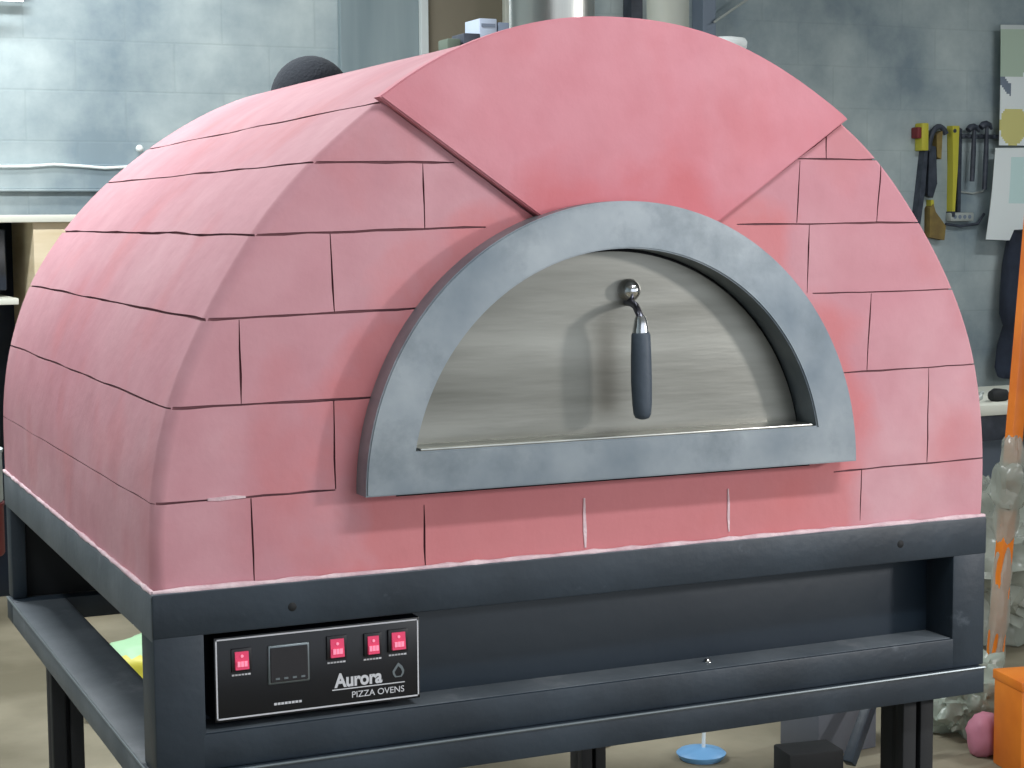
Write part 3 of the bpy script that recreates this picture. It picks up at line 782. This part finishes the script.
# power strip
t_ = empty('power_strip', (4.56,4.97,.48), 'short white power strip fixed under the bright yellow tool', 'power strip')
bm = B(); box(bm, 4.478, 4.622, 4.955, 5.0, .452, .497, .008); child(t_, 'housing', bm, 'toolsilver')
bm = B()
for k in range(4): tube(bm, [(4.503+k*.030,4.956,.475),(4.503+k*.030,4.9535,.475)], .010, 14)
child(t_, 'sockets', bm, 'bluegrey')
bm = B(); tube(bm, [(4.462,4.975,.44),(4.55,4.975,.428),(4.66,4.975,.44),(4.70,4.975,.49)], .007, 8); child(t_, 'cord', bm, 'tool')
def hammer(x, z0, z1, hw, lab, nm='hammer'):
    t = empty(nm, (x,4.97,z0), lab, 'hammer', 'hand tools on the wall')
    bm = B(); tube(bm, [(x-.006,4.94,z0),(x,4.94,(z0+z1)/2),(x+.004,4.94,z1)], [.012,.013,.009], 10); child(t, 'handle', bm, 'tool')
    bm = B(); tube(bm, [(x-hw,4.94,z1-.012),(x-hw*.55,4.94,z1+.002),(x,4.94,z1+.006),(x+hw*.6,4.94,z1+.002),(x+hw,4.94,z1-.02)], [.016,.018,.017,.012,.006], 12); child(t, 'head', bm, 'tool')
hammer(4.598,.65,.915,.034,'dark hammer hanging right of the bright yellow tool')
hammer(4.676,.61,.93,.034,'slimmer dark hammer hanging nearest the poster')
bm = B(); tube(bm, [(4.56,4.994,.60),(4.64,4.994,.592),(4.70,4.994,.60),(4.73,4.994,.63)], .005, 8)
tag(obj('wire', bm, M['toolsilver'], smooth=60), 'thin pale wire loop on the wall below the hammers', 'wire')
# poster and calendar
bm = B()
def sheet(bm, pts, y, thick=.003, nx=8, nz=10, bul=.01, mi=None):
    (ax,az),(bx_,bz),(cx_,cz),(dx,dz) = pts   # tl,tr,br,bl
    g = []
    for j in range(nz+1):
        row = []
        for i in range(nx+1):
            u = i/nx; v = j/nz
            x = (ax*(1-u)+bx_*u)*(1-v)+(dx*(1-u)+cx_*u)*v; z = (az*(1-u)+bz*u)*(1-v)+(dz*(1-u)+cz*u)*v
            row.append(bm.verts.new((x, y-bul*math.sin(v*2.6)*(.6+.4*u), z)))
        g.append(row)
    for j in range(nz):
        for i in range(nx):
            f = bm.faces.new((g[j][i], g[j][i+1], g[j+1][i+1], g[j+1][i]))
            if mi: f.material_index = mi((i+.5)/nx, (j+.5)/nz)
sheet(bm, [(4.745,1.425),(5.08,1.435),(5.08,.83),(4.745,.83)], 4.93, nx=36, nz=56,
      mi=lambda u, v: 3 if v < .03 else (1 if v < .42 and u < .25+.3*(1-v) else (2 if v > .70 and (u-.25)**2*2+(v-.83)**2*4 < .12 else (4 if abs(v-.45-u*.5) < .05 and u < .2 else 0))))
o = obj('wall_poster', bm, None, None, mats=[M['paper'], mat('poster_green', (182,200,182), .7), mat('poster_yellow', (216,208,136), .7), M['trimwhite'], M['bluegrey']], recalc=False)
sd = o.modifiers.new('t', 'SOLIDIFY'); sd.thickness = .003
tag(o, 'colourful green and yellow picture sheet above the blank white sheet at right edge', 'poster')
bm = B(); sheet(bm, [(4.70,.815),(5.05,.82),(5.05,.345),(4.645,.362)], 4.90, bul=.02, nx=14, nz=20, mi=lambda u, v: 1 if (.25 < u and .08 < v < .6) else 0)
# faint printed grid rows of the calendar
o = obj('wall_calendar', bm, None, None, mats=[M['paper'], M['papertint']], recalc=False)
sd = o.modifiers.new('t', 'SOLIDIFY'); sd.thickness = .003
tag(o, 'large white calendar sheet hanging over the dark coat at right edge', 'calendar')
# coat
bm = B(); rings = []
cz_ = [(.40,.05,4.80),(.34,.09,4.81),(.22,.105,4.80),(.08,.115,4.80),(-.02,.12,4.80),(-.08,.11,4.815),(-.18,.135,4.80),(-.28,.155,4.80),(-.325,.14,4.80),(-.33,.08,4.80)]
for z, w_x, cx0 in cz_:
    rings.append([bm.verts.new((4.865+(cx0-4.80)+w_x*math.cos(t), 4.88+.07*math.sin(t)+.012*math.sin(5*t+z*8), z+.012*math.sin(3*t))) for t in [2*math.pi*k/28 for k in range(28)]])
for a, b in zip(rings, rings[1:]):
    for k in range(28): bm.faces.new((a[k], a[(k+1)%28], b[(k+1)%28], b[k]))
bm.faces.new(rings[0]); bm.faces.new(rings[-1])
tag(obj('hanging_coat', bm, M['cloth'], smooth=60), 'dark navy coat hanging on the wall below the white calendar', 'coat')

# ------------------------------------------------------------------ right: table, hoist, bundles
tb = empty('work_table', (3.9,3.3,FL), 'grey worktable with a pale cream top at right, behind the orange post', 'table')
bm = B(); box(bm, 3.0, 5.0, 3.0, 3.6, -.262, -.222, .003); child(tb, 'table_top', bm, 'woodwhite')
bm = B(); box(bm, 3.02, 4.98, 3.03, 3.06, -.36, -.262, .003); child(tb, 'apron', bm, 'tool')
for x in (3.02, 4.92):
    for y in (3.06, 3.52):
        bm = B(); box(bm, x, x+.05, y, y+.05, FL, -.262, .003); child(tb, 'leg', bm, 'tool')
bm = B(); box(bm, 3.07, 4.92, 3.5, 3.53, FL+.28, -.27, .003); child(tb, 'back_panel', bm, 'bluegrey')
bm = B(); tube(bm, [(3.26,3.10,-.2),(3.235,3.10,-.2),(3.215,3.10,-.2)], [.026,.028,.018], 14); tube(bm, [(3.255,3.10,-.2),(3.285,3.10,-.2)], [.026,.022], 14)
tag(obj('small_pouch', bm, M['black'], smooth=50), 'small rounded black object on the pale table top', 'pouch')
bm = B(); tube(bm, [(3.13,3.08,-.212),(3.15,3.08,-.2),(3.165,3.10,-.19),(3.18,3.1,-.185)], [.010,.012,.008,.006], 10)
tag(obj('pliers', bm, M['toolsilver'], smooth=50), 'small shiny metal piece beside the black object on the table', 'tool')
bm = B(); tube(bm, [(2.9,2.9,-.535),(3.1,2.92,-.545),(3.25,2.95,-.575),(3.45,3.0,-.60)], .010, 10)
bm.free()
bm = B(); tube(bm, [(2.9,3.02,-.50),(3.0,3.02,-.51),(3.12,3.02,-.525),(3.3,3.02,-.55),(3.5,3.025,-.52)], .011, 10)
tag(obj('electric_cable', bm, M['tool'], smooth=60), 'dark cord sagging in front of the worktable', 'cord')

# orange leaning post partly wrapped in film
post = empty('orange_post', (2.163,1.8,FL), 'tall orange steel post leaning at the right edge, film wrapped round it', 'post')
bm = B()
top = Vector((2.325,1.8,.95)); bot = Vector((2.163,1.8,FL+.0))
dx = (top-bot)
def bar(bm, a, b, w, d):
    a = Vector(a); b = Vector(b); D_ = (b-a); L = D_.length; q = D_.to_track_quat('Z', 'Y')
    vs = box(bm, -w/2, w/2, -d/2, d/2, -L/2, L/2, .004)
    for v in vs: v.co = q.to_matrix() @ v.co + (a+b)/2
bar(bm, bot+Vector((0,0,.01)), top, .034, .04)
child(post, 'steel_tube', bm, 'orange')
def wrap(z0, z1, r, seed, m='plastic'):
    bm = B(); n = 16; rings = []
    for i in range(n+1):
        z = z0+(z1-z0)*i/n; t = (z-bot.z)/(top.z-bot.z); c = bot.lerp(top, t)
        e = math.sin(math.pi*i/n)**.4*.5+.5
        rings.append([bm.verts.new(c+Vector((math.cos(a), math.sin(a), 0))*r*e*(1+.5*noise.noise(Vector((math.cos(a)*1.5, math.sin(a)*1.5, z*14+seed))))) for a in [2*math.pi*k/20 for k in range(20)]])
    for a, b in zip(rings, rings[1:]):
        for k in range(20): bm.faces.new((a[k], a[(k+1)%20], b[(k+1)%20], b[k]))
    return child(post, 'film_wrap', bm, m, 30)
wrap(-.47, -.15, .034, 3); wrap(-.37, -.23, .048, 9); wrap(-.90, -.47, .027, 5)

# orange box
ob = empty('orange_toolbox', (2.05,1.25,FL), 'orange steel cabinet at the lower right corner', 'toolbox')
bm = B(); vs = box(bm, -.25, .25, -.0725, .0725, -.125, .12, .004)
q = Euler((0,0,math.radians(-11.6))).to_matrix()
C_ = Vector((2.07,1.277,-.825))
for v in bm.verts: v.co = q @ v.co + C_
child(ob, 'body', bm, 'orange')
bm = B(); box(bm, -.253, .253, -.076, .076, .10, .125, .003)
for v in bm.verts: v.co = q @ v.co + C_
child(ob, 'lid', bm, 'orange')
bm = B(); tube(bm, [(-.06,-.072,.03),(-.06,-.10,.03),(.06,-.10,.03),(.06,-.072,.03)], .006, 10)
for v in bm.verts: v.co = q @ v.co + C_
child(ob, 'handle', bm, 'tool')

# plastic-wrapped bundles and scrap
crumple('plastic_bundle', (2.75,2.55,FL+.24), (.34,.26,.26), M['plastic'], 'large heap of crumpled clear plastic film behind the orange post', 'plastic film', 2, .45, 3.2, 5)
crumple('plastic_bundle', (1.96,1.66,FL+.10), (.125,.10,.115), M['plasticgreen'], 'smaller greenish crumpled plastic sack right of the stand leg', 'plastic film', 8, .4, 2.8, 5)
crumple('pink_sack', (1.86,1.46,FL+.055), (.045,.045,.06), M['pink'], 'small dull pink sack between the greenish plastic and the orange toolbox', 'sack', 4, .2, 2.5, 3)
bm = B(); vs = box(bm, -.10, .10, -.08, .08, 0, .135, .004)
for v in bm.verts: v.co = Euler((0,0,.1)).to_matrix() @ v.co + Vector((1.54,1.71,FL))
tag(obj('storage_box', bm, M['greybox'], smooth=30), 'grey box on the floor just left of the right front stand leg', 'box')
bm = B(); box(bm, -.075, .075, -.05, .05, 0, .085, .006)
for v in bm.verts: v.co = Euler((0,0,-.15)).to_matrix() @ v.co + Vector((1.33,1.49,FL))
tag(obj('tool_case', bm, M['black'], smooth=30), 'low black case on the floor under the front rail', 'case')
bm = B(); bar(bm, (1.46,1.50,FL+.02), (1.62,1.575,FL+.24), .03, .03)
tag(obj('steel_offcut', bm, M['steel'], smooth=30), 'dark steel bar leaning diagonally on the grey floor box', 'bar')
bm = B(); box(bm, -.16, .16, -.16, .16, 0, .012, .003)
for v in bm.verts: v.co = Euler((0,0,.5)).to_matrix() @ v.co + Vector((1.02,2.15,FL))
tag(obj('cardboard_sheet', bm, M['card'], smooth=30), 'flat grey-brown cardboard sheet lying on the floor under the oven', 'cardboard')
# blue sprayer: low tub with an upright wand
sp_ = empty('blue_tub', (1.17,1.78,FL), 'light blue plastic tub with a thin upright white rod, under the oven', 'tub')
bm = B(); lathe(bm, [(.055,0),(.060,.006),(.066,.016),(.058,.022),(.02,.03)], (1.175,1.76,FL), 24); child(sp_, 'tub_body', bm, 'sky', 50)
bm = B(); tube(bm, [(1.182,1.76,FL+.026),(1.184,1.76,FL+.09),(1.185,1.76,FL+.16)], .005, 10); child(sp_, 'rod', bm, 'paper', 50)

# ------------------------------------------------------------------ lights
def fixture(x, y, lab, e, rz=0, size=1.2, drop=.0):
    f = empty('ceiling_light', (x,y,CE-drop), lab, 'ceiling light', 'workshop ceiling lights', rz)
    bm = B(); box(bm, -size/2, size/2, -.09, .09, -.05, 0, .004)
    o = obj('housing', bm, M['lampmetal']); o.parent = f
    for s in (-.045, .045):
        bm = B(); tube(bm, [(-size/2+.03,s,-.062),(0,s,-.062),(size/2-.03,s,-.062)], .012, 12); o = obj('tube', bm, M['tube'], smooth=40); o.parent = f
    l = bpy.data.lights.new('tube_light', 'AREA'); l.shape = 'RECTANGLE'; l.size = size; l.size_y = .2; l.energy = e; l.color = (.93,.98,1)
    lo = bpy.data.objects.new('tube_light', l); COL.objects.link(lo); lo.parent = f; lo.location = (0,0,-.09)
    return f
fixture(-.8, 2.5, 'ceiling light left of and behind the oven', 165)
fixture(-1.9, .3, 'ceiling light over the left flank of the oven', 38, 1.57)
fixture(.6, -1.6, 'ceiling light in front of the oven door', 63)
fixture(.1, 4.15, 'ceiling light close to the back wall above the desk', 34)
fixture(4.3, 2.2, 'ceiling light over the worktable', 54)
# strip lamp on the left end of the back wall
wl = empty('wall_light', (-.12,4.98,1.52), 'bright strip lamp high on the block wall at the upper left', 'wall lamp')
bm = B(); box(bm, -.75, .02, 4.93, 5.0, 1.365, 1.42, .004); child(wl, 'housing', bm, 'lampmetal')
bm = B(); tube(bm, [(-.72,4.90,1.345),(-.3,4.90,1.345),(-.01,4.90,1.345)], .016, 12); child(wl, 'tube', bm, 'tube', 40)
l = bpy.data.lights.new('wall_tube_light', 'AREA'); l.shape = 'RECTANGLE'; l.size = .8; l.size_y = .1; l.energy = 3; l.color = (.95,1,1)
lo = bpy.data.objects.new('wall_tube_light', l); COL.objects.link(lo); lo.location = (-.35,4.82,1.32); lo.rotation_euler = (math.radians(-25),0,0)
# work lamp to the right front
def aim(o, t):
    d = Vector(t)-o.location; o.rotation_euler = d.to_track_quat('-Z', 'Y').to_euler()
l = bpy.data.lights.new('work_lamp_light', 'AREA'); l.shape = 'DISK'; l.size = .3; l.energy = 70; l.color = (1,.97,.95)
lo = bpy.data.objects.new('work_lamp_light', l); COL.objects.link(lo); lo.location = (3.0,-2.3,.85); aim(lo, (0,0,.3))
# world fill light through the added front opening
w = bpy.data.worlds.new('world'); S.world = w; w.use_nodes = True
w.node_tree.nodes['Background'].inputs[0].default_value = srgb((214,222,230))
w.node_tree.nodes['Background'].inputs[1].default_value = 2.0

# ------------------------------------------------------------------ camera
from math import sin, cos
ca, cb_, cc = -.423, -.091, .008
Rz = Matrix.Rotation(ca, 3, 'Z'); Rx = Matrix.Rotation(cb_, 3, 'X'); Ry = Matrix.Rotation(cc, 3, 'Y')
R3 = Rz @ Rx @ Ry
cam = bpy.data.cameras.new('camera'); cam.sensor_width = 36; cam.lens = 1764/1024*36; cam.clip_start = .05
c_o = bpy.data.objects.new('camera', cam); COL.objects.link(c_o)
base = Matrix(((1,0,0),(0,0,-1),(0,1,0)))       # camera x->x, y->z, z->-y
c_o.matrix_world = Matrix.Translation((-1.141,-2.187,.462)) @ (R3 @ base).to_4x4()
S.camera = c_o
S.view_settings.view_transform = 'Standard'; S.view_settings.look = 'None'; S.view_settings.gamma = 1
S.view_settings.exposure = -.32; S.view_settings.use_curve_mapping = False
